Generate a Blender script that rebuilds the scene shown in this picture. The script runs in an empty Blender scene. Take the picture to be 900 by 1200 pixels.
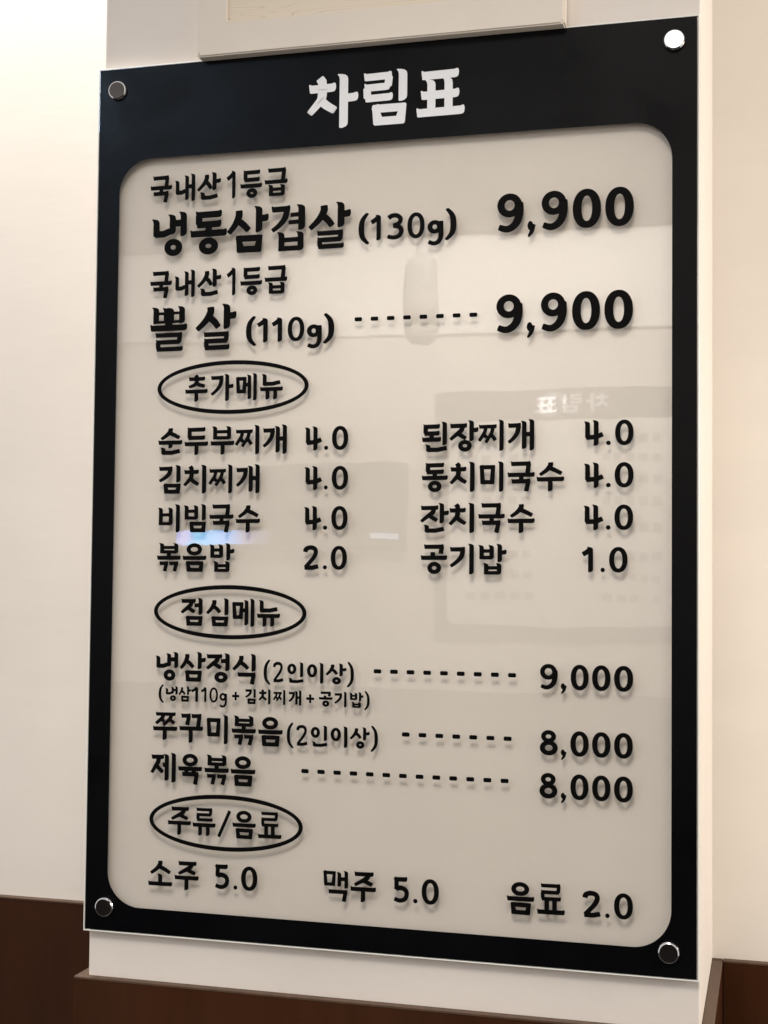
import bpy, bmesh, math, random
from mathutils import Matrix, Vector

random.seed(7)
scene = bpy.context.scene
COL = scene.collection
ZB = 1.15            # height of the sign's bottom edge above the floor
R = math.radians

# ---------------------------------------------------------------- camera
cam_d = bpy.data.cameras.new('camera')
cam = bpy.data.objects.new('camera', cam_d)
COL.objects.link(cam)
scene.camera = cam
cam_d.sensor_fit = 'HORIZONTAL'
cam_d.sensor_width = 36.0
cam_d.lens = 66.4
cam_d.clip_start = .02
cam_d.clip_end = 60
# camera axes (right, down, forward) given in sign axes (right, up, out of the wall)
AX = ((0.96429543, 0.0097982, -0.26464754), (-0.00164874, -0.99907385, -0.04299678), (-0.26482373, 0.04189794, -0.96338619))
def sgn(v): return Vector((v[0], -v[2], v[1]))
right, down, fwd = (sgn(a) for a in AX)
m = Matrix((right, -down, -fwd)).transposed().to_4x4()
m.translation = Vector((0.68756, -1.34822, 0.37233 + ZB))
cam.matrix_world = m

# ---------------------------------------------------------------- world, lamps, exposure
world = bpy.data.worlds.new('World')
scene.world = world
world.use_nodes = True
bg = world.node_tree.nodes['Background']
bg.inputs['Color'].default_value = (1.0, .94, .88, 1)
bg.inputs['Strength'].default_value = .90

def lamp(name, kind, loc, power, color, target=None, **kw):
    d = bpy.data.lights.new(name, kind)
    d.energy = power
    d.color = color
    for k, v in kw.items(): setattr(d, k, v)
    o = bpy.data.objects.new(name, d)
    COL.objects.link(o)
    o.location = (loc[0], loc[1], loc[2] + ZB)
    if target:
        t = Vector((target[0], target[1], target[2] + ZB))
        o.rotation_euler = (t - o.location).to_track_quat('-Z', 'Y').to_euler()
    return o
# the ceiling spot that throws the soft letter shadows down the board
lamp('ceiling_spot', 'SPOT', (.50, -1.20, 1.52), 60, (1.0, .935, .86), (.30, 0, .04), spot_size=R(60), spot_blend=1.0, shadow_soft_size=.26)
# a wall washer over the recess left of the column
lamp('wall_washer', 'SPOT', (-.40, .022, 2.1), 150, (1.0, .93, .88), (-.34, .30, -.25), spot_size=R(66), spot_blend=.8, shadow_soft_size=.03)
# a lamp in the room to the right lights the recess on that side
lamp('side_lamp', 'AREA', (2.1, -.16, .62), 17, (1.0, .885, .755), (.70, .20, .40), shape='DISK', size=.4)
# lamps that light the far side of the room (seen only as reflections)
lamp('far_lamp', 'AREA', (-.25, -2.9, 1.50), 22, (1.0, .93, .85), (-.25, -3.62, 1.30), shape='RECTANGLE', size=1.6, size_y=.1)
lamp('far_fill', 'AREA', (.2, -1.9, 2.2), 44, (1.0, .93, .85), (-.3, -3.62, .3), shape='DISK', size=.5)  # added fill, brightens the far wall to strengthen its mirror image
lamp('added_title_spot', 'SPOT', (-.06, -3.15, 1.25), 80, (1.0, .97, .92), (-.065, -3.62, .965), spot_size=R(11), spot_blend=.7, shadow_soft_size=.01)  # added spot that brightens part of the far board's title
# added cool light high up at the far left that tints the header bluish
lamp('added_cool_light', 'AREA', (-1.75, -3.3, 2.25), 16, (.55, .75, 1.0), (.1, 0, .8), shape='DISK', size=.55)

scene.view_settings.view_transform = 'Standard'
scene.view_settings.look = 'None'
scene.view_settings.exposure = 0.11
scene.view_settings.gamma = 1.0
scene.view_settings.use_curve_mapping = False
scene.render.engine = 'CYCLES'
scene.cycles.max_bounces = 10
scene.cycles.transparent_max_bounces = 16

# ---------------------------------------------------------------- materials
def mat(name, color, rough=.6, metal=0.0, spec=.5, var=0.0, scale=8.0, bump=0.0, bscale=120.0, stretch=(1, 1, 1), dark=None):
    mt = bpy.data.materials.new(name)
    mt.use_nodes = True
    nt = mt.node_tree
    b = nt.nodes['Principled BSDF']
    b.inputs['Base Color'].default_value = (*color, 1)
    b.inputs['Roughness'].default_value = rough
    b.inputs['Metallic'].default_value = metal
    b.inputs['Specular IOR Level'].default_value = spec
    if var or bump:
        tc = nt.nodes.new('ShaderNodeTexCoord')
        mp = nt.nodes.new('ShaderNodeMapping')
        mp.inputs['Scale'].default_value = stretch
        nt.links.new(tc.outputs['Object'], mp.inputs['Vector'])
    if var:
        n = nt.nodes.new('ShaderNodeTexNoise')
        n.inputs['Scale'].default_value = scale
        n.inputs['Detail'].default_value = 6
        n.inputs['Roughness'].default_value = .62
        nt.links.new(mp.outputs['Vector'], n.inputs['Vector'])
        r = nt.nodes.new('ShaderNodeValToRGB')
        r.color_ramp.elements[0].position = .3
        r.color_ramp.elements[1].position = .7
        lo = dark or tuple(c * (1 - var) for c in color)
        hi = tuple(min(1, c * (1 + var * .6)) for c in color)
        r.color_ramp.elements[0].color = (*lo, 1)
        r.color_ramp.elements[1].color = (*hi, 1)
        nt.links.new(n.outputs['Fac'], r.inputs['Fac'])
        nt.links.new(r.outputs['Color'], b.inputs['Base Color'])
    if bump:
        n2 = nt.nodes.new('ShaderNodeTexNoise')
        n2.inputs['Scale'].default_value = bscale
        n2.inputs['Detail'].default_value = 4
        nt.links.new(mp.outputs['Vector'], n2.inputs['Vector'])
        bp = nt.nodes.new('ShaderNodeBump')
        bp.inputs['Strength'].default_value = bump
        bp.inputs['Distance'].default_value = .002
        nt.links.new(n2.outputs['Fac'], bp.inputs['Height'])
        nt.links.new(bp.outputs['Normal'], b.inputs['Normal'])
    return mt

M = {}
M['plaster'] = mat('plaster_paint', (.71, .655, .606), .75, var=.05, scale=3.2, bump=.2, bscale=55, spec=.3)
M['plaster_recess'] = mat('recess_plaster_paint', (.74, .695, .635), .78, var=.03, scale=4.5, bump=.08, bscale=38, spec=.25, stretch=(1, 1, 3))
M['brown'] = mat('brown_panel_paint', (.044, .0150, .0058), .5, var=.3, scale=5, bump=.12, bscale=60, stretch=(3, 3, .5), spec=.12)
M['brown_edge'] = mat('brown_panel_edge', (.085, .047, .027), .5, var=.25, scale=14, stretch=(6, 1, 6), bump=.1, spec=.4)
M['black'] = mat('black_vinyl', (.0016, .0018, .0026), .34, var=.15, scale=30, spec=.09)
def smudge(mt, lo, hi, scale):
    nt = mt.node_tree
    tc = nt.nodes.new('ShaderNodeTexCoord')
    n = nt.nodes.new('ShaderNodeTexNoise')
    n.inputs['Scale'].default_value = scale
    n.inputs['Detail'].default_value = 8
    n.inputs['Distortion'].default_value = .8
    r = nt.nodes.new('ShaderNodeMapRange')
    r.inputs['From Min'].default_value = .35
    r.inputs['From Max'].default_value = .68
    r.inputs['To Min'].default_value = lo
    r.inputs['To Max'].default_value = hi
    nt.links.new(tc.outputs['Object'], n.inputs['Vector'])
    nt.links.new(n.outputs['Fac'], r.inputs['Value'])
    nt.links.new(r.outputs['Result'], nt.nodes['Principled BSDF'].inputs['Roughness'])
smudge(M['black'], .27, .40, 9)
M['ink'] = mat('black_lettering_vinyl', (.0022, .0020, .0020), .55, spec=.05)
M['white'] = mat('white_lettering_vinyl', (.70, .71, .73), .5, spec=.2)
M['steel'] = mat('brushed_steel', (.62, .62, .64), .14, metal=1.0)
smudge(M['brown'], .38, .62, 4)
smudge(M['steel'], .05, .09, 12)
M['frame'] = mat('cream_frame_paint', (.645, .585, .515), .5, var=.05, scale=9, spec=.35)

def acrylic():
    mt = bpy.data.materials.new('clear_acrylic')
    mt.use_nodes = True
    nt = mt.node_tree
    nt.nodes.clear()
    out = nt.nodes.new('ShaderNodeOutputMaterial')
    mx = nt.nodes.new('ShaderNodeMixShader')
    tr = nt.nodes.new('ShaderNodeBsdfTransparent')
    gl = nt.nodes.new('ShaderNodeBsdfGlossy')
    fr = nt.nodes.new('ShaderNodeFresnel')
    # the sheet is treated as thin: the same air-to-acrylic reflectance on both of its faces
    ge = nt.nodes.new('ShaderNodeNewGeometry')
    mr = nt.nodes.new('ShaderNodeMapRange')
    mr.inputs['To Min'].default_value = 1.49
    mr.inputs['To Max'].default_value = 1 / 1.49
    nt.links.new(ge.outputs['Backfacing'], mr.inputs['Value'])
    nt.links.new(mr.outputs['Result'], fr.inputs['IOR'])
    tr.inputs['Color'].default_value = (.985, .985, .975, 1)
    gl.inputs['Roughness'].default_value = .012
    gl.inputs['Color'].default_value = (.95, .96, 1, 1)
    # a very slight waviness of the sheet
    tc = nt.nodes.new('ShaderNodeTexCoord')
    n = nt.nodes.new('ShaderNodeTexNoise')
    n.inputs['Scale'].default_value = 5
    bp = nt.nodes.new('ShaderNodeBump')
    bp.inputs['Strength'].default_value = .04
    bp.inputs['Distance'].default_value = .01
    nt.links.new(tc.outputs['Object'], n.inputs['Vector'])
    nt.links.new(n.outputs['Fac'], bp.inputs['Height'])
    nt.links.new(bp.outputs['Normal'], gl.inputs['Normal'])
    nt.links.new(fr.outputs['Fac'], mx.inputs['Fac'])
    nt.links.new(tr.outputs['BSDF'], mx.inputs[1])
    nt.links.new(gl.outputs['BSDF'], mx.inputs[2])
    nt.links.new(mx.outputs['Shader'], out.inputs['Surface'])
    return mt
M['acrylic'] = acrylic()
M['rim_edge_light'] = mat('acrylic_rim_edge_light', (.78, .78, .74), .25, spec=.6)  # light refracted in the clear edge is put into this pale colour

def line_art():
    """cream board printed with loose wood-grain line drawing"""
    mt = mat('line_art_board', (.66, .58, .47), .6, spec=.3)
    nt = mt.node_tree
    b = nt.nodes['Principled BSDF']
    tc = nt.nodes.new('ShaderNodeTexCoord')
    mp = nt.nodes.new('ShaderNodeMapping')
    mp.inputs['Scale'].default_value = (2.6, 1, 30)
    w = nt.nodes.new('ShaderNodeTexNoise')
    w.inputs['Scale'].default_value = 1.5
    w.inputs['Detail'].default_value = 2
    mul = nt.nodes.new('ShaderNodeMath'); mul.operation = 'MULTIPLY'; mul.inputs[1].default_value = 15
    fr = nt.nodes.new('ShaderNodeMath'); fr.operation = 'FRACT'
    r = nt.nodes.new('ShaderNodeValToRGB')
    e = r.color_ramp.elements
    e[0].position = .0; e[0].color = (.52, .43, .33, 1)
    e[1].position = .14; e[1].color = (.66, .58, .47, 1)
    nt.links.new(tc.outputs['Object'], mp.inputs['Vector'])
    nt.links.new(mp.outputs['Vector'], w.inputs['Vector'])
    nt.links.new(w.outputs['Fac'], mul.inputs[0])
    nt.links.new(mul.outputs[0], fr.inputs[0])
    nt.links.new(fr.outputs[0], r.inputs['Fac'])
    nt.links.new(r.outputs['Color'], b.inputs['Base Color'])
    return mt
M['line_art'] = line_art()

# ---------------------------------------------------------------- mesh helpers
def link(name, bm, material, parent=None, smooth=False):
    bmesh.ops.recalc_face_normals(bm, faces=bm.faces)
    me = bpy.data.meshes.new(name)
    bm.to_mesh(me)
    bm.free()
    for mm in (material if isinstance(material, (list, tuple)) else [material]): me.materials.append(mm)
    if smooth:
        for p in me.polygons: p.use_smooth = True
    o = bpy.data.objects.new(name, me)
    COL.objects.link(o)
    if parent: o.parent = parent
    return o

def box(bm, x0, x1, y0, y1, z0, z1, bevel=0.0, seg=2):
    v = [bm.verts.new(p) for p in ((x0, y0, z0), (x1, y0, z0), (x1, y1, z0), (x0, y1, z0), (x0, y0, z1), (x1, y0, z1), (x1, y1, z1), (x0, y1, z1))]
    f = [bm.faces.new([v[i] for i in q]) for q in ((0, 3, 2, 1), (4, 5, 6, 7), (0, 1, 5, 4), (1, 2, 6, 5), (2, 3, 7, 6), (3, 0, 4, 7))]
    if bevel:
        ed = {e for ff in f for e in ff.edges}
        bmesh.ops.bevel(bm, geom=list(ed), offset=bevel, segments=seg, profile=.6, affect='EDGES')

def tag(o, label=None, cat=None, group=None, kind=None):
    if label: o['label'] = label
    if cat: o['category'] = cat
    if group: o['group'] = group
    if kind: o['kind'] = kind
    return o

def empty(name, loc=(0, 0, 0)):
    o = bpy.data.objects.new(name, None)
    o.empty_display_size = .05
    COL.objects.link(o)
    o.location = loc
    return o

def rounded(x0, x1, z0, z1, r, n=14):
    p = []
    for cx, cz, a0 in ((x1 - r, z1 - r, 0), (x0 + r, z1 - r, 90), (x0 + r, z0 + r, 180), (x1 - r, z0 + r, 270)):
        for k in range(n + 1):
            a = R(a0 + 90 * k / n)
            p.append((cx + r * math.cos(a), cz + r * math.sin(a)))
    return p

def struct(name, bm, material, parent=None):
    o = link(name, bm, material, parent)
    if not parent: o['kind'] = 'structure'
    return o

M['floor'] = mat('dark_floor', (.030, .026, .024), .5, var=.3, scale=6)
M['far_paint'] = mat('far_wall_paint', (.62, .58, .53), .8, var=.03)
M['pale_board'] = mat('pale_panel', (.78, .76, .72), .6)
M['screen'] = mat('dark_screen', (.02, .022, .026), .3)
def glow(name, color, power):
    mt = bpy.data.materials.new(name)
    mt.use_nodes = True
    b = mt.node_tree.nodes['Principled BSDF']
    b.inputs['Base Color'].default_value = (.02, .02, .02, 1)
    b.inputs['Emission Color'].default_value = (*color, 1)
    b.inputs['Emission Strength'].default_value = power
    return mt
# ---------------------------------------------------------------- the setting
SW, SH = .6213, .900            # the sign
GAP = .0080                     # print plane to column face
WT = ZB - .0492                 # top of the brown wainscot
TOP = ZB + 1.75
FRONT = GAP
BACKL, BACKR = .302, .271

bm = bmesh.new()
box(bm, .0013, .6222, FRONT, .40, 0, TOP, .0022, 3)
column = struct('column', bm, M['plaster'])
bm = bmesh.new()
# brown boards wrapped round the foot of the column, a finger proud of the plaster
box(bm, -.0105, .6335, -.0002, .34, 0, WT, .0012, 2)
column_board = struct('wainscot', bm, [M['brown']], column)
bm = bmesh.new()
for x0, x1, y0, y1 in ((-.0108, .6338, -.0006, FRONT - .0004), (-.0108, .0009, FRONT, BACKL - .012), (.6226, .6338, FRONT, BACKR - .012)):
    box(bm, x0, x1, y0, y1, WT - .0028, WT + .0006, .0008, 1)
struct('ledge', bm, M['brown_edge'], column_board)

bm = bmesh.new()
box(bm, -1.6, .02, BACKL, BACKL + .1, 0, TOP)
left_wall = struct('left_wall', bm, M['plaster_recess'])
bm = bmesh.new()
box(bm, -1.6, -.0115, BACKL - .0095, BACKL - .0005, 0, WT, .0012, 2)
lw = struct('wainscot', bm, M['brown'], left_wall)
bm = bmesh.new()
box(bm, -1.6, -.0117, BACKL - .0100, BACKL - .0004, WT - .002, WT + .0008, .0006, 1)
struct('ledge', bm, M['brown_edge'], lw)

bm = bmesh.new()
box(bm, .60, 2.4, BACKR, BACKR + .1, 0, TOP)
right_wall = struct('right_wall', bm, M['plaster_recess'])
bm = bmesh.new()
box(bm, .6337, 2.4, BACKR - .0095, BACKR - .0005, 0, WT, .0012, 2)
rw = struct('wainscot', bm, M['brown'], right_wall)
bm = bmesh.new()
box(bm, .6340, 2.4, BACKR - .0100, BACKR - .0004, WT - .002, WT + .0008, .0006, 1)
struct('ledge', bm, M['brown_edge'], rw)

# ---------------------------------------------------------------- lettering
# Every character is a list of brush strokes in a 0..100 box (x right, y down).
def V(x, a, b): return ('v', x, a, b)                       # upright stroke with a nib
def Hh(a, b, y): return ('h', a, b, y)                      # level stroke
def L(*p): return ('l', p)                                  # stroke with sharp corners
def Cv(*p): return ('c', p)                                 # curved stroke
def Sw(*p): return ('s', p)                                 # curved sweep that thins out
def O(x, y, rx, ry, k=1.0): return ('o', x, y, rx, ry, k)   # ring
def Q(*p): return ('q', p)                                  # closed box stroke
def Wd(k, *s): return [('w', k, t) for t in s]              # thinner or thicker strokes

def j_g(x0, x1, y0, y1, lean=5): return [Hh(x0 - 6, x1 + 5, y0), L((x1 - 1, y0 - 2), (x1 - lean, y1))]
def j_k(x0, x1, y0, y1): return [Hh(x0 - 2, x1 + 6, y0), Sw((x1 - 1, y0), (x1 - 6, y0 + (y1 - y0) * .42), (x0 + (x1 - x0) * .45, y0 + (y1 - y0) * .76), (x0, y1))]
def j_n(x0, x1, y0, y1): return [V(x0, y0, y1 + 4), L((x0 - 4, y1 - 1), (x0 + (x1 - x0) * .5, y1 - 1), (x1, y1 - 7))]
def j_d(x0, x1, y0, y1): return [Hh(x0 - 6, x1 + 6, y0), L((x0 + 2, y0), (x0 + 2, y1)), Hh(x0 - 4, x1 + 5, y1)]
def j_r(x0, x1, y0, y1, k=.82):
    m = (y0 + y1) / 2
    return Wd(k, Hh(x0 - 5, x1 + 4, y0), L((x1 - 1, y0), (x1 - 3, m)), Hh(x0 - 4, x1 + 1, m), L((x0 + 1, m), (x0 + 2, y1)), Hh(x0 - 3, x1 + 6, y1))
def j_m(x0, x1, y0, y1): return [Q((x0 - 1, y0), (x1 + 1, y0), (x1 - 2, y1), (x0 + 2, y1)), L((x0 - 4, y0 - 5), (x0 + 2, y0 + 3))]
def j_b(x0, x1, y0, y1, k=1):
    h = y1 - y0
    return Wd(k, V(x0, y0 - 6, y1 + 6), V(x1, y0 - 6, y1 + 6), ('w', .78, L((x0, y0 + h * .40), (x1, y0 + h * .38))), ('w', .82, L((x0, y1), (x1, y1))))
def j_s(xp, x0, x1, y0, y1):
    m = y0 + (y1 - y0) * .42
    return [Sw((xp - 1, y0), (xp - 1, y0 + (m - y0) * .6), (xp - (xp - x0) * .38, m + (y1 - m) * .35), (x0, y1)),
            Cv((xp - 6, m), (xp + (x1 - xp) * .45, m + (y1 - m) * .4), (x1, y1 - 4))]
def j_j(x0, x1, y0, y1, xl=None):
    xl = xl if xl is not None else x1 - 9
    m = y0 + (y1 - y0) * .5
    xm = x0 + (xl - x0) * .55
    return [Hh(x0 - 1, x1 + 6, y0), Sw((xl, y0), (xl - 3, y0 + (m - y0) * .6), (xm, m + 4), (x0, y1)), Cv((xm + 1, m), (xm + (x1 - xm) * .5, m + (y1 - m) * .42), (x1 + 2, y1 - 3))]
def j_ch(x0, x1, y0, y1):
    h = y1 - y0
    xc = (x0 + x1) / 2 + 1
    a = y0 + h * .27
    m = a + (y1 - a) * .45
    return [L((xc - 5, y0 - 3), (xc, y0 + 4), (xc + 1, a)), Hh(x0 - 1, x1 + 4, a), Sw((xc + 1, a), (xc - 1, m - 2), (xc - 8, m + 8), (x0, y1)), Cv((xc - 4, m), (xc + 8, m + (y1 - m) * .45), (x1 + 3, y1 - 3))]
def j_jj(x0, x1, y0, y1):
    w = x1 - x0; h = y1 - y0
    return Wd(.86, Hh(x0 - 1, x1 + 4, y0), Cv((x0 + w * .40, y0), (x0 + w * .33, y0 + h * .4), (x0, y1)), L((x0 + w * .24, y0 + h * .45), (x0 + w * .46, y0 + h * .78)),
              Cv((x0 + w * .84, y0), (x0 + w * .74, y0 + h * .48), (x0 + w * .40, y1 + 5)), L((x0 + w * .70, y0 + h * .5), (x1, y1 - 2)))
def v_a(x, a, b, y, xe): return [V(x, a, b), Hh(x, xe, y)]
def v_ae(x1, x2, a, b, y): return [V(x1, a + 5, b - 5), V(x2, a, b), L((x1, y), (x2, y))]
def v_e(xs, x1, x2, a, b, y): return [Hh(xs, x1, y), V(x1, a + 5, b - 5), V(x2, a, b)]
def v_u(y, x=42, b=100, x1=84): return [Hh(0, x1, y), V(x, y, b)]
def v_yu(y, b=98, xa=28, xb=56): return [Hh(0, 84, y), V(xa, y, b), V(xb, y, b)]
def v_eu(y): return [Hh(0, 84, y)]
def v_o(y, t, x=41): return [L((x, t), (x, y)), Hh(0, 84, y)]

G = {}
G['차'] = j_ch(6, 50, 8, 70) + v_a(68, 0, 100, 45, 94)
G['림'] = j_r(6, 48, 11, 50, .88) + [V(72, 0, 59)] + j_m(25, 70, 70, 93)
G['표'] = [Hh(9, 79, 17), V(28, 24, 84), V(60, 22, 84), Hh(8, 80, 53), Hh(0, 90, 84)]
G['국'] = j_g(16, 68, 9, 40) + [Hh(0, 86, 45), L((44, 45), (43, 64))] + j_g(18, 67, 66, 99, 8)
G['내'] = j_n(9, 42, 22, 68) + v_ae(48, 74, 0, 100, 46)
G['산'] = j_s(38, 5, 54, 8, 64) + v_a(66, 0, 66, 33, 90) + j_n(24, 78, 70, 92)
G['등'] = j_d(18, 70, 11, 37) + v_eu(59) + [O(45, 85, 21, 17.5)]
G['급'] = j_g(18, 72, 9, 44) + v_eu(50) + j_b(24, 67, 65, 95)
G['냉'] = j_n(8, 42, 14, 50) + v_ae(47, 73, 0, 56, 26) + [O(49, 80, 21.5, 19.5)]
G['동'] = j_d(18, 66, 11, 33) + [L((42, 33), (42, 53))] + v_eu(53) + [O(42, 81, 22, 19)]
G['삼'] = j_s(28, 4, 50, 6, 56) + v_a(73, -2, 57, 26, 95) + j_m(29, 73, 69, 93)
G['겹'] = Wd(.86, *j_k(6, 40, 9, 56)) + Wd(.62, L((46, 23), (70, 22)), L((42, 39), (70, 38))) + [V(71, 0, 57)] + Wd(.88, *j_b(27, 69, 65, 96))
G['살'] = j_s(36, 4, 54, 6, 56) + v_a(73, 0, 56, 27, 95) + j_r(25, 74, 67, 96, .72)
G['뽈'] = Wd(.84, V(13, 2, 40), V(36, 4, 38), V(46, 4, 38), V(70, 1, 40)) + Wd(.42, L((13, 17), (70, 16)), L((13, 36), (70, 35))) + [L((41, 36), (41, 49)), ('w', .92, Hh(0, 82, 49))] + j_r(17, 67, 65, 96, .68)
G['추'] = j_ch(14, 70, 5, 46) + v_u(62)
G['가'] = j_k(5, 44, 14, 76) + v_a(64, 0, 100, 46, 88)
G['메'] = j_m(7, 34, 20, 66) + v_e(38, 54, 77, 0, 100, 42)
G['뉴'] = j_n(17, 74, 4, 42) + v_yu(60)
G['순'] = j_s(42, 10, 72, 6, 44) + [Hh(0, 82, 56), V(42, 56, 76)] + j_n(18, 74, 72, 92)
G['두'] = j_d(16, 68, 13, 41) + v_u(62, 43)
G['부'] = j_b(16, 65, 8, 42) + v_u(61, 43)
G['찌'] = j_jj(4, 60, 22, 68) + [V(80, 0, 100)]
G['개'] = j_k(5, 38, 20, 74) + v_ae(54, 78, 0, 100, 48)
G['김'] = j_k(5, 43, 13, 56) + [V(69, 0, 61)] + j_m(27, 69, 72, 93)
G['치'] = j_ch(5, 50, 8, 72) + [V(72, 0, 100)]
G['비'] = j_b(8, 44, 18, 69) + [V(70, 0, 100)]
G['빔'] = j_b(8, 43, 10, 49) + [V(71, 0, 58)] + j_m(27, 71, 69, 92)
G['수'] = j_s(43, 10, 76, 5, 46) + v_u(60)
G['볶'] = j_b(18, 68, 6, 31) + [L((42, 32), (42, 52)), Hh(0, 84, 52)] + Wd(.9, Hh(9, 40, 71), L((34, 70), (28, 99)), Hh(43, 76, 71), L((70, 70), (62, 99)))
G['음'] = [O(41, 22, 27.5, 21.5)] + v_eu(52) + j_m(20, 66, 70, 93)
G['밥'] = j_b(8, 40, 10, 45) + v_a(66, 0, 60, 28, 88) + j_b(23, 64, 68, 94)
G['된'] = j_d(10, 52, 19, 41) + [L((31, 41), (31, 61)), Hh(0, 62, 61), V(73, 3, 80)] + j_n(21, 80, 76, 95)
G['장'] = j_j(4, 52, 18, 62) + v_a(72, 0, 68, 32, 94) + [O(51, 82, 22, 19)]
G['미'] = j_m(8, 43, 19, 68) + [V(71, 0, 100)]
G['잔'] = j_j(4, 54, 17, 62) + v_a(71, 0, 68, 34, 94) + j_n(23, 78, 72, 93)
G['공'] = j_g(16, 68, 11, 34) + v_o(47, 28, 38) + [O(43, 80, 22, 20)]
G['기'] = j_k(5, 45, 19, 74) + [V(71, 0, 100)]
G['점'] = j_j(5, 50, 12, 54) + [Hh(50, 72, 27), V(73, 0, 61)] + j_m(29, 73, 72, 93)
G['심'] = j_s(30, 4, 50, 7, 55) + [V(73, 0, 61)] + j_m(28, 72, 72, 93)
G['정'] = j_j(5, 50, 12, 54) + [Hh(50, 72, 27), V(73, 0, 61), O(52, 82, 22, 19)]
G['식'] = j_s(33, 5, 56, 7, 55) + [V(75, 0, 60)] + j_g(26, 77, 71, 103, 7)
G['인'] = [O(24, 33, 22, 26), V(71, 0, 72)] + j_n(20, 80, 76, 94)
G['이'] = [O(26, 39, 23, 32), V(69, 0, 100)]
G['상'] = j_s(32, 4, 52, 6, 56) + v_a(70, 0, 62, 30, 94) + [O(50, 83, 20, 18)]
G['쭈'] = j_jj(10, 74, 5, 38) + v_u(55, 41, 94)
G['꾸'] = [Hh(6, 40, 8), L((34, 7), (28, 40)), Hh(42, 78, 8), L((71, 7), (66, 46))] + v_u(51, 41)
G['제'] = j_j(5, 42, 16, 70, 30) + v_e(42, 57, 81, 0, 100, 42)
G['육'] = [O(42, 22, 27, 21.5), Hh(0, 84, 51), L((30, 52), (29, 66)), L((56, 52), (55, 66))] + j_g(20, 67, 69, 103, 7)
G['주'] = j_j(14, 70, 7, 44, 58) + v_u(57, 42)
G['류'] = j_r(18, 67, 5, 41) + v_yu(60)
G['료'] = j_r(16, 68, 6, 46) + [L((30, 50), (30, 86)), L((54, 50), (54, 86)), Hh(0, 86, 86)]
G['소'] = j_s(42, 9, 76, 3, 48) + [V(42, 48, 82), Hh(0, 84, 84)]
G['맥'] = Wd(.82, *j_m(7, 37, 9, 47)) + Wd(.88, *v_ae(56, 80, 0, 59, 28)) + Wd(.95, *j_g(24, 79, 71, 103, 7))
# figures
G['0'] = [('z', 35, 50, 34, 50)]
G['1'] = [V(36, 0, 100), L((35, 9), (20, 22), (6, 30))]
G['2'] = [Cv((9, 27), (13, 14), (30, 8), (48, 13), (53, 29), (44, 50), (26, 72), (9, 91)), L((6, 92), (38, 92), (64, 86))]
G['3'] = [Cv((8, 16), (22, 8), (40, 8), (53, 20), (48, 37), (26, 46)), Cv((26, 46), (48, 52), (57, 68), (48, 86), (28, 92), (5, 87))]
G['4'] = [V(14, 4, 70), L((8, 68), (48, 66), (73, 55)), V(47, 0, 101)]
G['5'] = [Hh(6, 60, 9), V(15, 4, 50), Cv((12, 46), (34, 42), (54, 52), (57, 70), (48, 86), (28, 92), (6, 86))]
G['8'] = [O(33, 25, 29, 25, .92), O(34, 70, 35, 30)]
G['9'] = [O(33, 31, 32, 31, .9), Sw((57, 24), (58, 48), (53, 72), (40, 87), (24, 92), (5, 86))]
G['.'] = [('d', 8, 90, 9)]
G[','] = [('d', 14, 86, 12), ('t', ((24, 82), (22, 96), (14, 106), (5, 114)))]
G['('] = [('t2', ((26, -8), (11, 18), (7, 52), (11, 86), (28, 112)))]
G[')'] = [('t2', ((4, -8), (19, 18), (23, 52), (19, 86), (2, 112)))]
G['g'] = [O(26, 60, 26, 26), Cv((47, 38), (48, 70), (47, 100), (38, 118), (22, 123), (4, 116))]
G['+'] = [L((0, 52), (56, 52)), L((28, 24), (28, 80))]
G['/'] = [L((2, 98), (52, 4))]

def spline(p, n=7):
    p = [p[0]] + list(p) + [p[-1]]
    out = []
    for i in range(1, len(p) - 2):
        for k in range(n):
            t = k / n
            out.append(tuple(.5 * (2 * b + (c - a) * t + (2 * a - 5 * b + 4 * c - d) * t * t + (3 * b - a - 3 * c + d) * t ** 3)
                             for a, b, c, d in zip(p[i - 1], p[i], p[i + 1], p[i + 2])))
    out.append(tuple(p[-2]))
    return out

def ribbon(p, w, taper=None):
    """faces of a stroke of width w along p with softly squared ends"""
    n = len(p)
    d = []
    for a, b in zip(p[:-1], p[1:]):
        l = math.hypot(b[0] - a[0], b[1] - a[1]) or 1e-6
        d.append(((b[0] - a[0]) / l, (b[1] - a[1]) / l))
    rows = []
    cum = [0]
    for a, b in zip(p[:-1], p[1:]): cum.append(cum[-1] + math.hypot(b[0] - a[0], b[1] - a[1]))
    for i in range(n):
        d0 = d[max(i - 1, 0)]; d1 = d[min(i, n - 2)]
        tx, ty = d0[0] + d1[0], d0[1] + d1[1]
        l = math.hypot(tx, ty) or 1e-6
        tx, ty = tx / l, ty / l
        c = max(tx * d1[0] + ty * d1[1], .55)
        hw = w / 2 / c
        if taper: hw *= taper(cum[i] / cum[-1])
        rows.append((p[i], (tx, ty), hw))
    e = w * .16
    (q, t, hw) = rows[0]
    rows[0:1] = [((q[0], q[1]), t, hw * .74), ((q[0] + t[0] * e * .35, q[1] + t[1] * e * .35), t, hw * .92), ((q[0] + t[0] * e, q[1] + t[1] * e), t, hw)]
    (q, t, hw) = rows[-1]
    rows[-1:] = [((q[0] - t[0] * e, q[1] - t[1] * e), t, hw), ((q[0] - t[0] * e * .35, q[1] - t[1] * e * .35), t, hw * .92), (q, t, hw * .74)]
    vs, fs = [], []
    for q, t, hw in rows:
        vs += [(q[0] - t[1] * hw, q[1] + t[0] * hw), (q[0] + t[1] * hw, q[1] - t[0] * hw)]
    for i in range(len(rows) - 1): fs.append((2 * i, 2 * i + 1, 2 * i + 3, 2 * i + 2))
    return vs, fs

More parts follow.
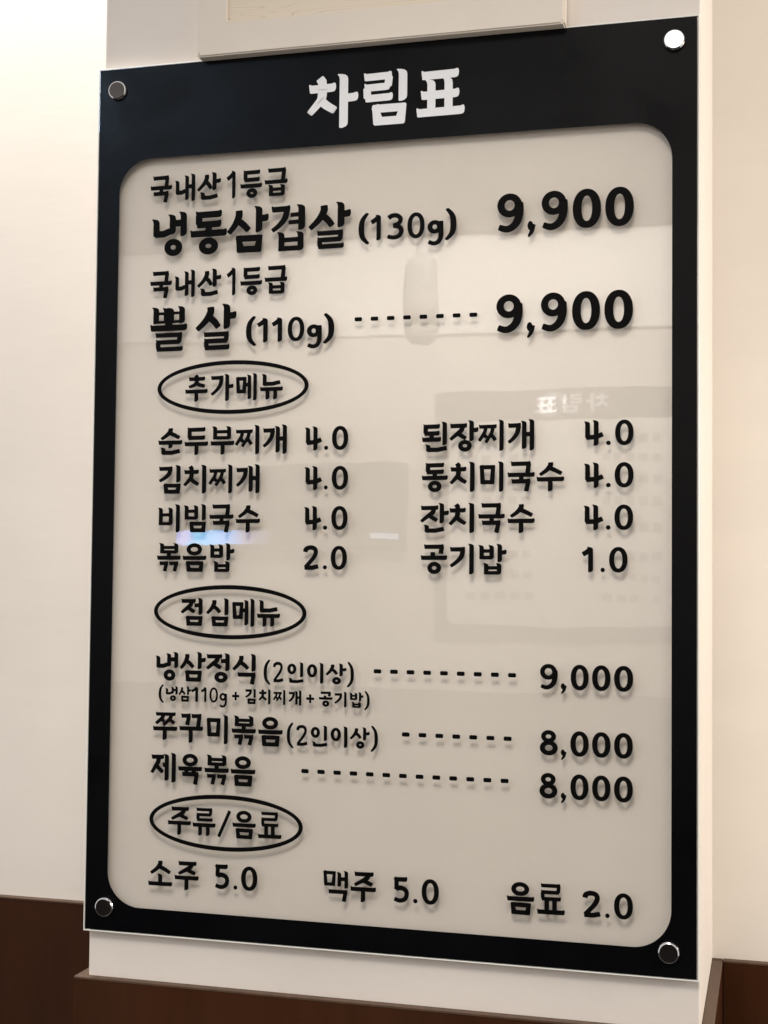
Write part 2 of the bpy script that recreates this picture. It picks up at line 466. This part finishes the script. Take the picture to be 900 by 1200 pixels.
def ringf(x, y, rx, ry, ix, iy, n=40, px=2.0):
    vs, fs = [], []
    for k in range(n):
        a = 2 * math.pi * k / n
        c, s = math.cos(a), math.sin(a)
        m = lambda u: math.copysign(abs(u) ** (2 / px), u)
        vs += [(x + rx * m(c), y + ry * m(s)), (x + ix * m(c), y + iy * m(s))]
    for k in range(n):
        j = (k + 1) % n
        fs.append((2 * k, 2 * j, 2 * j + 1, 2 * k + 1))
    return vs, fs

def stroke(s, w):
    k = s[0]
    if k == 'w': return stroke(s[2], w * s[1])
    if k == 'v':
        _, x, a, b = s
        p = [(-.74, .06), (-.66, 0), (-.25, .04), (.16, .14), (.42, .36), (.49, .7)]
        q = [(.49, -.62), (.44, -.36), (.26, -.16), (-.1, -.02), (-.40, 0), (-.50, -.12)]
        vs = [(x + u * w, a + t * w) for u, t in p] + [(x + u * w, b + t * w) for u, t in q] + [(x - .49 * w, a + .62 * w), (x - .56 * w, a + .30 * w)]
        return vs, [tuple(range(len(vs)))]
    if k == 'h':
        _, a, b, y = s
        hh = .46 * w
        p = [(a, y - .50 * w), (a + .10 * w, y - .60 * w), (a + .34 * w, y - hh), (b - .55 * w, y - hh - .06 * w), (b - .22 * w, y - hh - .16 * w), (b - .06 * w, y - hh - .08 * w),
             (b, y - .2 * w), (b - .05 * w, y + .2 * w), (b - .2 * w, y + hh - .06 * w), (b - .5 * w, y + hh), (a + .3 * w, y + hh + .04 * w), (a + .12 * w, y + hh - .02 * w)]
        return p, [tuple(range(len(p)))]
    if k == 'l': return ribbon(list(s[1]), w)
    if k == 'c': return ribbon(spline(s[1]), w, lambda t: 1.04 - .16 * t)
    if k == 's': return ribbon(spline(s[1]), w, lambda t: 1.05 - .42 * max(0, t - .25))
    if k == 't': return ribbon(spline(s[1]), w, lambda t: 1.15 - .85 * t)
    if k == 't2': return ribbon(spline(s[1]), w * .95, lambda t: .55 + .45 * math.sin(math.pi * t) ** .7)
    if k == 'o':
        _, x, y, rx, ry, kk = s
        return ringf(x, y, rx, ry, rx - w * kk, ry - w * .92 * kk)
    if k == 'z':
        _, x, y, rx, ry = s
        return ringf(x, y, rx, ry, rx - w * 1.0, ry - w * .84, 44, 2.15)
    if k == 'd': return ([(s[1] + s[3] * math.cos(2 * math.pi * i / 20), s[2] + s[3] * math.sin(2 * math.pi * i / 20)) for i in range(20)], [tuple(range(20))])
    if k == 'q':
        p = list(s[1])
        cx = sum(a for a, b in p) / 4; cy = sum(b for a, b in p) / 4
        h = w / 2
        sg = lambda u: 1 if u > 0 else -1
        o = [(a + sg(a - cx) * h, b + sg(b - cy) * h * .96) for a, b in p]
        i = [(a - sg(a - cx) * h, b - sg(b - cy) * h * .96) for a, b in p]
        # outer corners cut a little so they read as brush-cut, not ruled
        vs, fs = [], []
        for j in range(4):
            a, b = o[j]
            pa, pb = o[j - 1]; na, nb = o[(j + 1) % 4]
            r = w * .16
            for (ta, tb) in ((pa, pb), (na, nb)):
                l = math.hypot(ta - a, tb - b)
                vs += [(a + (ta - a) / l * r, b + (tb - b) / l * r), i[j]]
        for j in range(8):
            m = (j + 1) % 8
            f = (2 * j, 2 * m, 2 * m + 1, 2 * j + 1)
            fs.append(f[:3] if j % 2 == 0 else f)
        return vs, fs
    raise ValueError(k)

def char_faces(ch, w):
    out = [stroke(s, w) for s in G[ch]]
    xs = [v[0] for vs, _ in out for v in vs]
    return out, min(xs), max(xs)

def write(bm, ch, X0, X1, yt, yb, w, z0=0.0):
    """lay one character into a bmesh between X0 and X1 (metres), each stroke a hair above the last"""
    st, a, b = char_faces(ch, w)
    sx = (X1 - X0) / (b - a)
    sy = (yb - yt) / 100
    for i, (vs, fs) in enumerate(st):
        z = z0 + i * 1.5e-5
        bv = [bm.verts.new((X0 + (x - a) * sx, -z, yt + y * sy)) for x, y in vs]
        for f in fs:
            try: bm.faces.new([bv[k] for k in f])
            except ValueError: pass

# kind, characters, left and right edge of each character, top and bottom of the line (mm on the sign), stroke width
ROWS = [
    ('title', '차림표', [(232.3, 286.0), (291.2, 336.7), (346.3, 395.4)], 874.1, 818.6, 15.5),
    ('grade_note', '국내산1등급', [(60.3, 84.8), (87.8, 110.7), (112.8, 139.3), (145.4, 155.2), (160.4, 184.4), (186.9, 211.9)], 782.8, 753.9, 14.6),
    ('grade_note', '국내산1등급', [(61.7, 86.3), (89.1, 112.0), (114.5, 141.1), (147.0, 156.7), (161.9, 185.8), (188.3, 212.8)], 682.3, 653.5, 14.6),
    ('dish_name', '냉동삼겹살', [(62.5, 102.0), (105.8, 146.8), (146.8, 192.1), (194.8, 231.2), (234.8, 279.7)], 743.8, 697.1, 14.5),
    ('portion_note', '(130g)', [(287.6, 298.9), (300.0, 310.9), (317.3, 334.5), (338.1, 355.8), (358.6, 374.9), (376.3, 388.1)], 728.2, 702.2, 17),
    ('price', '9,900', [(428.6, 454.7), (458.4, 466.4), (472.1, 497.7), (502.2, 529.4), (533.4, 560.5)], 741.3, 703.2, 20),
    ('dish_name', '뽈살', [(62.6, 104.3), (113.5, 158.5)], 645.4, 598.4, 14.5),
    ('portion_note', '(110g)', [(168.9, 180.2), (180.8, 192.5), (196.6, 208.0), (213.9, 231.7), (234.4, 250.3), (251.5, 263.4)], 628.9, 603.8, 17),
    ('price', '9,900', [(428.3, 454.4), (458.2, 466.3), (471.9, 497.1), (502.0, 528.8), (532.8, 559.9)], 642.3, 604.7, 20),
    ('heading', '추가메뉴', [(103.0, 128.0), (131.3, 156.3), (158.6, 181.6), (184.9, 209.7)], 572.8, 544.8, 14),
    ('dish_name', '순두부찌개', [(73.9, 100.8), (103.1, 129.4), (131.9, 158.0), (158.5, 185.1), (188.8, 214.6)], 519.8, 489.8, 14),
    ('price', '4.0', [(233.6, 251.8), (254.0, 258.3), (262.2, 279.3)], 517.2, 493.0, 18),
    ('dish_name', '김치찌개', [(75.2, 99.7), (102.6, 127.9), (130.3, 156.4), (160.4, 186.0)], 479.8, 450.2, 14),
    ('price', '4.0', [(233.7, 252.3), (254.3, 258.4), (262.4, 279.6)], 477.2, 453.2, 18),
    ('dish_name', '비빔국수', [(74.7, 99.4), (103.4, 128.3), (131.9, 158.3), (160.6, 187.1)], 439.4, 410.3, 14),
    ('price', '4.0', [(233.7, 252.2), (253.8, 258.3), (262.4, 279.5)], 437.1, 413.0, 18),
    ('dish_name', '볶음밥', [(74.5, 101.0), (103.0, 129.3), (132.3, 159.8)], 399.4, 370.0, 14),
    ('price', '2.0', [(233.2, 249.8), (254.2, 258.4), (262.3, 279.3)], 397.4, 373.4, 18),
    ('dish_name', '된장찌개', [(354.9, 380.4), (382.6, 411.5), (410.9, 436.4), (440.3, 466.2)], 520.4, 490.0, 14),
    ('price', '4.0', [(513.8, 532.6), (534.9, 539.3), (543.3, 560.7)], 518.2, 493.8, 18),
    ('dish_name', '동치미국수', [(355.0, 381.4), (383.1, 408.0), (412.6, 436.4), (440.3, 466.9), (468.5, 495.3)], 479.9, 450.3, 14),
    ('price', '4.0', [(513.9, 532.8), (534.8, 539.4), (543.0, 560.8)], 477.8, 453.7, 18),
    ('dish_name', '잔치국수', [(353.9, 382.8), (382.4, 407.9), (411.7, 438.0), (440.5, 467.1)], 439.8, 410.3, 14),
    ('price', '4.0', [(513.7, 532.5), (534.9, 539.3), (542.9, 560.5)], 437.7, 413.5, 18),
    ('dish_name', '공기밥', [(354.7, 381.4), (383.8, 407.8), (412.0, 440.0)], 400.1, 370.2, 14),
    ('price', '1.0', [(512.2, 523.0), (530.0, 534.1), (538.0, 555.4)], 397.6, 373.3, 18),
    ('heading', '점심메뉴', [(101.9, 126.3), (129.9, 154.3), (158.0, 182.3), (185.0, 209.8)], 343.5, 314.9, 14),
    ('dish_name', '냉삼정식', [(74.7, 100.1), (101.8, 130.4), (130.7, 156.4), (159.3, 184.7)], 287.8, 258.1, 14),
    ('portion_note', '(2인이상)', [(192.9, 200.4), (202.8, 214.1), (218.0, 235.5), (238.8, 256.1), (258.4, 280.1), (280.5, 287.8)], 280.7, 260.0, 14.5),
    ('price', '9,000', [(472.9, 490.0), (492.8, 498.5), (502.2, 519.3), (522.4, 539.8), (543.0, 560.9)], 285.8, 261.5, 19),
    ('ingredients_note', '(냉삼110g+김치찌개+공기밥)', [(78.8, 84.8), (86.1, 100.1), (100.9, 114.5), (114.5, 122.5), (125.4, 131.6), (134.8, 144.2), (145.7, 154.0), (159.4, 167.2), (173.6, 185.1), (188.0, 200.7), (203.2, 216.5), (219.8, 233.4), (238.4, 246.7), (251.6, 265.9), (267.8, 280.5), (283.2, 297.9), (298.6, 304.3)], 252.9, 237.5, 15.5),
    ('dish_name', '쭈꾸미볶음', [(73.2, 100.2), (102.3, 128.5), (132.1, 155.5), (159.4, 185.6), (187.9, 214.1)], 225.5, 195.9, 14),
    ('portion_note', '(2인이상)', [(218.4, 225.7), (228.3, 240.4), (243.5, 261.2), (264.2, 281.8), (284.2, 304.7), (305.6, 313.1)], 218.7, 197.7, 14.5),
    ('price', '8,000', [(473.0, 490.3), (493.1, 498.6), (502.1, 519.6), (522.6, 540.0), (543.2, 560.8)], 223.1, 199.1, 19),
    ('dish_name', '제육볶음', [(71.2, 99.3), (101.6, 128.1), (130.5, 157.2), (159.0, 185.7)], 185.0, 154.8, 14),
    ('price', '8,000', [(472.9, 490.1), (493.3, 498.7), (502.3, 519.5), (522.8, 540.1), (543.3, 560.9)], 182.6, 158.4, 19),
    ('heading', '주류/음료', [(91.2, 116.9), (118.5, 143.7), (145.7, 160.1), (161.7, 186.9), (189.1, 214.3)], 130.6, 102.3, 13.5),
    ('drink_name', '소주', [(70.6, 97.3), (99.6, 126.2)], 75.9, 47.1, 14),
    ('price', '5.0', [(143.2, 159.2), (163.8, 168.0), (171.8, 189.3)], 75.3, 51.0, 18),
    ('drink_name', '맥주', [(258.1, 284.1), (286.3, 312.7)], 77.4, 48.1, 14),
    ('price', '5.0', [(329.9, 345.9), (350.2, 354.6), (358.5, 375.7)], 75.1, 50.6, 18),
    ('drink_name', '음료', [(442.1, 468.6), (471.2, 497.7)], 78.4, 47.6, 14),
    ('price', '2.0', [(514.0, 531.3), (535.4, 539.6), (543.6, 561.2)], 74.3, 50.1, 18),
]
OVALS = [(154.5, 559.0, 82.6, 27.6), (154.9, 329.4, 82.8, 27.5), (153.7, 116.9, 82.9, 28.2)]
DASHES = [(288.4, 405.5, 623.7, 8), (311.9, 445.9, 274.0, 9), (341.2, 442.0, 213.3, 7), (238.0, 439.3, 173.0, 13)]
TRX, TRZ = -3.0, 0.0

# ---------------------------------------------------------------- the menu board
sign = empty('menu_sign', (0, 0, ZB))
tag(sign, 'clear acrylic menu board with black border and black Korean lettering on four standoffs', 'menu board')

AX0, AX1, AZ0, AZ1 = -.0016, SW + .0002, -.0018, SH + .0014      # the sheet reaches a little past the print
RW = .0013
bm = bmesh.new()
box(bm, AX0 + RW + .0001, AX1 - RW - .0001, .0004, .0054, AZ0 + RW + .0001, AZ1 - RW - .0001)
link('acrylic_panel', bm, M['acrylic'], sign)
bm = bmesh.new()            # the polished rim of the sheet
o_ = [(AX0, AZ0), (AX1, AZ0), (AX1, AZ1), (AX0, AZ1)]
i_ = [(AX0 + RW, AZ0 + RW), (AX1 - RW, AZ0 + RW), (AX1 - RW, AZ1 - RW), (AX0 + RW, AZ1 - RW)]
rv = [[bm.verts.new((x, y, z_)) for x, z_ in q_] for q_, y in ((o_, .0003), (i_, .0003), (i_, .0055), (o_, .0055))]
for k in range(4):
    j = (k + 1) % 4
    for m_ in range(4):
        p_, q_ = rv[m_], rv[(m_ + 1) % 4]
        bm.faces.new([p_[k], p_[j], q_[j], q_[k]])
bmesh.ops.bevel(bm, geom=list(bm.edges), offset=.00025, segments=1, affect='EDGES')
link('polished_rim', bm, M['rim_edge_light'], sign)

# black border with the round-cornered window
bm = bmesh.new()
inner = rounded(.0250, .5962, .0256, .8018, .036, 16)
outer = []
ccx, ccz = (.0250 + .5962) / 2, (.0256 + .8018) / 2
n = len(inner)
q = n // 4
ex0, ex1, ez0, ez1 = .0006, SW - .0021, .0004, SH - .0003
for i, (x, zz) in enumerate(inner):
    s = i // q
    k = (i % q) / (q - 1)
    # spread the outer ring along the rectangle so that every corner gets a vertex
    if s == 0: px, pz = (ex1, zz if k < .5 else ez1) if k < .5 else (x if k > .5 else ex1, ez1)
    elif s == 1: px, pz = (x, ez1) if k < .5 else (ex0, zz)
    elif s == 2: px, pz = (ex0, zz) if k < .5 else (x, ez0)
    else: px, pz = (x, ez0) if k < .5 else (ex1, zz)
    if abs(k - .5) < 1e-6: px, pz = ((ex1, ez1), (ex0, ez1), (ex0, ez0), (ex1, ez0))[s]
    outer.append((px, pz))
vi = [bm.verts.new((x, 0, z_)) for x, z_ in inner]
vo = [bm.verts.new((x, 0, z_)) for x, z_ in outer]
for i in range(n):
    j = (i + 1) % n
    bm.faces.new([vi[i], vi[j], vo[j], vo[i]])
link('black_border', bm, M['black'], sign)

PART = {'title': 'title_lettering', 'grade_note': 'note_lettering', 'dish_name': 'dish_name', 'portion_note': 'portion_note', 'price': 'price',
        'heading': 'heading_lettering', 'ingredients_note': 'ingredients_note', 'drink_name': 'drink_name'}
for kind, text, xs, yt, yb, w in ROWS:
    bm = bmesh.new()
    for ch, (a, b) in zip(text, xs):
        write(bm, ch, a / 1000, b / 1000, yt / 1000, yb / 1000, w * (1.0 if kind == 'title' else 1.07), .0003 if kind == 'title' else .00004)
    o = link(PART[kind], bm, M['white'] if kind == 'title' else M['ink'], sign)
    if kind == 'title': o['label'] = 'white heading 차림표 on the black border'
    elif kind == 'price': o['label'] = 'black price ' + text
    else: o['label'] = 'black lettering ' + text

for x, zc, rx, rz in OVALS:
    bm = bmesh.new()
    vs, fs = ringf(x / 1000, zc / 1000, rx / 1000, rz / 1000, (rx - 4.4) / 1000, (rz - 4.4) / 1000, 72)
    bv = [bm.verts.new((a, -.00004, b)) for a, b in vs]
    for f in fs: bm.faces.new([bv[k] for k in f])
    link('heading_oval', bm, M['ink'], sign)

for x0, x1, zc, cnt in DASHES:
    bm = bmesh.new()
    for k in range(cnt):
        cx = (x0 + (x1 - x0) * k / (cnt - 1)) / 1000
        p = rounded(cx - .0039, cx + .0039, zc / 1000 - .0021, zc / 1000 + .0021, .0013, 4)
        bm.faces.new([bm.verts.new((a, -.00004, b)) for a, b in p])
    link('price_leader', bm, M['ink'], sign)

# standoffs: a steel cap in front of the sheet, a barrel behind it
def disc(bm, r, y0, y1, bev, nseg=40):
    rings = []
    for rr, yy in ((r, y1), (r, y0 + bev), (r - bev * .4, y0 + bev * .35), (r - bev, y0)):
        rings.append([bm.verts.new((rr * math.cos(2 * math.pi * k / nseg), yy, rr * math.sin(2 * math.pi * k / nseg))) for k in range(nseg)])
    for a, b in zip(rings[:-1], rings[1:]):
        for k in range(nseg): bm.faces.new([a[k], a[(k + 1) % nseg], b[(k + 1) % nseg], b[k]])
    bm.faces.new(rings[-1])
    bm.faces.new(rings[0])
for x, zc, tx, tz in ((.0213, .8763, -.3, 4.2), (.5981, .8778, TRX, TRZ), (.0228, .0243, .4, .3), (.5941, .0232, .2, -.4)):
    bm = bmesh.new()
    disc(bm, .0101, -.0042, -.0002, .0016)
    cap = link('standoff', bm, M['steel'], sign)
    cap.location = (x, 0, zc)
    cap.rotation_euler = (R(tx), 0, R(tz))
    bm = bmesh.new()
    disc(bm, .0075, .0057, GAP, .0003)
    link('barrel', bm, M['steel'], cap)

# ---------------------------------------------------------------- the picture frame hung over it
fr = empty('picture_frame', (.3055, GAP, ZB + .900))
tag(fr, 'cream framed picture hung on the column just above the menu board', 'picture frame')
FX0, FX1, FZ1, FD = -.1900, .1895, .42, -.0205
bm = bmesh.new()
ring_o = [(FX0, 0), (FX1, 0), (FX1, FZ1), (FX0, FZ1)]
ring_i = [(FX0 + .0330, .0335), (FX1 - .0330, .0335), (FX1 - .0330, FZ1 - .0335), (FX0 + .0330, FZ1 - .0335)]
ro = [bm.verts.new((a, FD, b)) for a, b in ring_o]
ri = [bm.verts.new((a, FD, b)) for a, b in ring_i]
bo = [bm.verts.new((a, -.0004, b)) for a, b in ring_o]
bi = [bm.verts.new((a, -.0004, b)) for a, b in ring_i]
for k in range(4):
    j = (k + 1) % 4
    bm.faces.new([ro[k], ro[j], ri[j], ri[k]])
    bm.faces.new([ro[k], bo[k], bo[j], ro[j]])
    bm.faces.new([ri[k], ri[j], bi[j], bi[k]])
    bm.faces.new([bo[k], bi[k], bi[j], bo[j]])
bmesh.ops.bevel(bm, geom=[e for e in bm.edges], offset=.0015, segments=3, affect='EDGES')
link('moulding', bm, M['frame'], fr)
bm = bmesh.new()
box(bm, FX0 + .0332, FX1 - .0332, FD + .0035, -.0006, .0337, FZ1 - .0337)
link('picture', bm, M['line_art'], fr)

# ---------------------------------------------------------------- the far side of the room, which the acrylic mirrors
FY = -3.62
bm = bmesh.new()
box(bm, -3.2, 3.2, FY - .1, FY, 0, TOP)
far_wall = struct('far_wall', bm, M['far_paint'])
bm = bmesh.new()
box(bm, -3.2, 3.2, FY + .0005, FY + .012, 0, WT, .0012, 1)
struct('wainscot', bm, mat('far_dark_board', (.016, .012, .011), .6, var=.3, spec=.2), far_wall)
bm = bmesh.new()
box(bm, -1.75, 1.3, FY + .0005, FY + .02, ZB + 1.235, ZB + 1.58, .003, 1)
struct('pale_panel', bm, M['pale_board'], far_wall)
M['soffit'] = mat('dark_soffit', (.045, .035, .028), .7, var=.2)
bm = bmesh.new()
box(bm, -3.2, 3.2, FY + .0005, FY + .06, ZB + 1.585, TOP + .9, .004, 1)
struct('soffit', bm, M['soffit'], far_wall)
bm = bmesh.new()
box(bm, -3.2, 3.2, FY - .1, .45, -.06, -.002)
struct('floor', bm, M['floor'])

fb = empty('menu_sign', (-.02, FY, ZB + .129))
tag(fb, 'landscape black bordered menu board on the far wall, seen only mirrored in the clear acrylic', 'menu board')
bm = bmesh.new()
box(bm, -.47, .47, .002, .006, 0, .895)
link('back_panel', bm, M['pale_board'], fb)
bm = bmesh.new()
pi_ = rounded(-.42, .42, .05, .78, .04, 8)
po = []
nn = len(pi_) // 4
for i, (x, z_) in enumerate(pi_):
    s_ = i // nn; k = i % nn
    c_ = ((.47, .895), (-.47, .895), (-.47, 0), (.47, 0))[s_]
    po.append(c_ if k == nn // 2 else ((c_[0], z_) if (k < nn // 2) == (s_ % 2 == 0) else (x, c_[1])))
a_ = [bm.verts.new((x, .0075, z_)) for x, z_ in pi_]
b_ = [bm.verts.new((x, .0075, z_)) for x, z_ in po]
for i in range(len(a_)):
    j = (i + 1) % len(a_)
    bm.faces.new([a_[i], a_[j], b_[j], b_[i]])
link('black_border', bm, mat('far_grey_vinyl', (.10, .095, .09), .6, var=.1), fb)
bm = bmesh.new()
for ch, x0, x1 in (('차', .155, .075), ('림', .06, -.01), ('표', -.025, -.10)):
    write(bm, ch, x0, x1, .872, .800, 15, -.0085)
link('title_lettering', bm, M['white'], fb)
bm = bmesh.new()
for zc in (.70, .63, .55, .48, .40, .30, .22, .14):
    for xc, wd in ((.24, .22), (-.22, .26)):
        for k in range(5):
            xa = xc - wd / 2 + wd * k / 5
            if random.random() < .85: bm.faces.new([bm.verts.new(p) for p in ((xa, .0085, zc), (xa + wd * .13, .0085, zc), (xa + wd * .13, .0085, zc + .028), (xa, .0085, zc + .028))])
link('menu_lines', bm, mat('far_grey_print', (.36, .34, .32), .6, var=.1), fb)['kind'] = 'stuff'

def cyan_screen():
    mt = glow('cyan_screen_glow', (.05, .45, 1.0), 8)
    nt = mt.node_tree
    b = nt.nodes['Principled BSDF']
    tc = nt.nodes.new('ShaderNodeTexCoord')
    sx = nt.nodes.new('ShaderNodeSeparateXYZ')
    n = nt.nodes.new('ShaderNodeTexNoise')
    n.inputs['Scale'].default_value = 16
    n.inputs['Detail'].default_value = 3
    ad = nt.nodes.new('ShaderNodeMath'); ad.operation = 'MULTIPLY_ADD'; ad.inputs[1].default_value = .3; 
    r = nt.nodes.new('ShaderNodeValToRGB')
    e = r.color_ramp.elements
    e[0].position = .12; e[0].color = (.32, .34, .75, 1)
    e[1].position = 1.0; e[1].color = (0, 0, 0, 1)
    for p, c in ((.22, (.30, .36, .80, 1)), (.30, (.04, .55, 1, 1)), (.60, (.10, .42, .95, 1)), (.78, (.16, .16, .32, 1))):
        k = e.new(p); k.color = c
    nt.links.new(tc.outputs['Generated'], sx.inputs[0])
    nt.links.new(tc.outputs['Object'], n.inputs['Vector'])
    nt.links.new(n.outputs['Fac'], ad.inputs[0])
    nt.links.new(sx.outputs['X'], ad.inputs[2])
    nt.links.new(ad.outputs[0], r.inputs['Fac'])
    nt.links.new(r.outputs['Color'], b.inputs['Emission Color'])
    return mt
tv = empty('wall_screen', (-1.05, FY, ZB + .445))
tag(tv, 'wide dark wall screen with a cyan lit strip, mirrored in the left of the board', 'screen')
bm = bmesh.new()
box(bm, -.47, .46, .003, .045, 0, .31, .004, 1)
link('screen_body', bm, M['screen'], tv)
bm = bmesh.new()
box(bm, -.43, .02, .0455, .0465, .016, .070)
link('lit_strip', bm, cyan_screen(), tv)
bm = bmesh.new()
box(bm, .33, .44, .0455, .0465, .042, .062)
link('status_light', bm, glow('white_screen_glow', (.75, .85, 1.0), 2.2), tv)

M['lamp_grey'] = mat('grey_lamp_metal', (.55, .53, .50), .4, var=.1)
M['lamp_pale'] = mat('pale_glass_shade', (.92, .90, .87), .15, var=.08)
pl = empty('pendant_lamp', (-.292, -2.6, ZB + 1.03))
tag(pl, 'grey bottle shaped pendant lamp hanging in the room, mirrored between the two prices', 'pendant lamp')
bm = bmesh.new()
prof = ((.047, .055), (.048, .12), (.048, .225), (.042, .240), (.022, .252), (.016, .30))
rg = [[bm.verts.new((r * math.cos(2 * math.pi * k / 28), r * math.sin(2 * math.pi * k / 28), z_)) for k in range(28)] for r, z_ in prof]
for a_, b_ in zip(rg[:-1], rg[1:]):
    for k in range(28): bm.faces.new([a_[k], a_[(k + 1) % 28], b_[(k + 1) % 28], b_[k]])
bm.faces.new(rg[0]); bm.faces.new(rg[-1])
link('lamp_shade', bm, M['lamp_pale'], pl, True)
bm = bmesh.new()
rg = [[bm.verts.new((r * math.cos(2 * math.pi * k / 28), r * math.sin(2 * math.pi * k / 28), z_)) for k in range(28)] for r, z_ in ((.006, 0), (.028, .004), (.042, .022), (.048, .0540))]
for a_, b_ in zip(rg[:-1], rg[1:]):
    for k in range(28): bm.faces.new([a_[k], a_[(k + 1) % 28], b_[(k + 1) % 28], b_[k]])
bm.faces.new(rg[0]); bm.faces.new(rg[-1])
link('lamp_bowl', bm, M['lamp_grey'], pl, True)
bm = bmesh.new()
box(bm, -.016, .016, -.016, .016, .301, TOP - ZB - 1.03, .004, 1)
link('hanging_rod', bm, mat('dark_rod', (.07, .065, .06), .5, var=.1), pl)
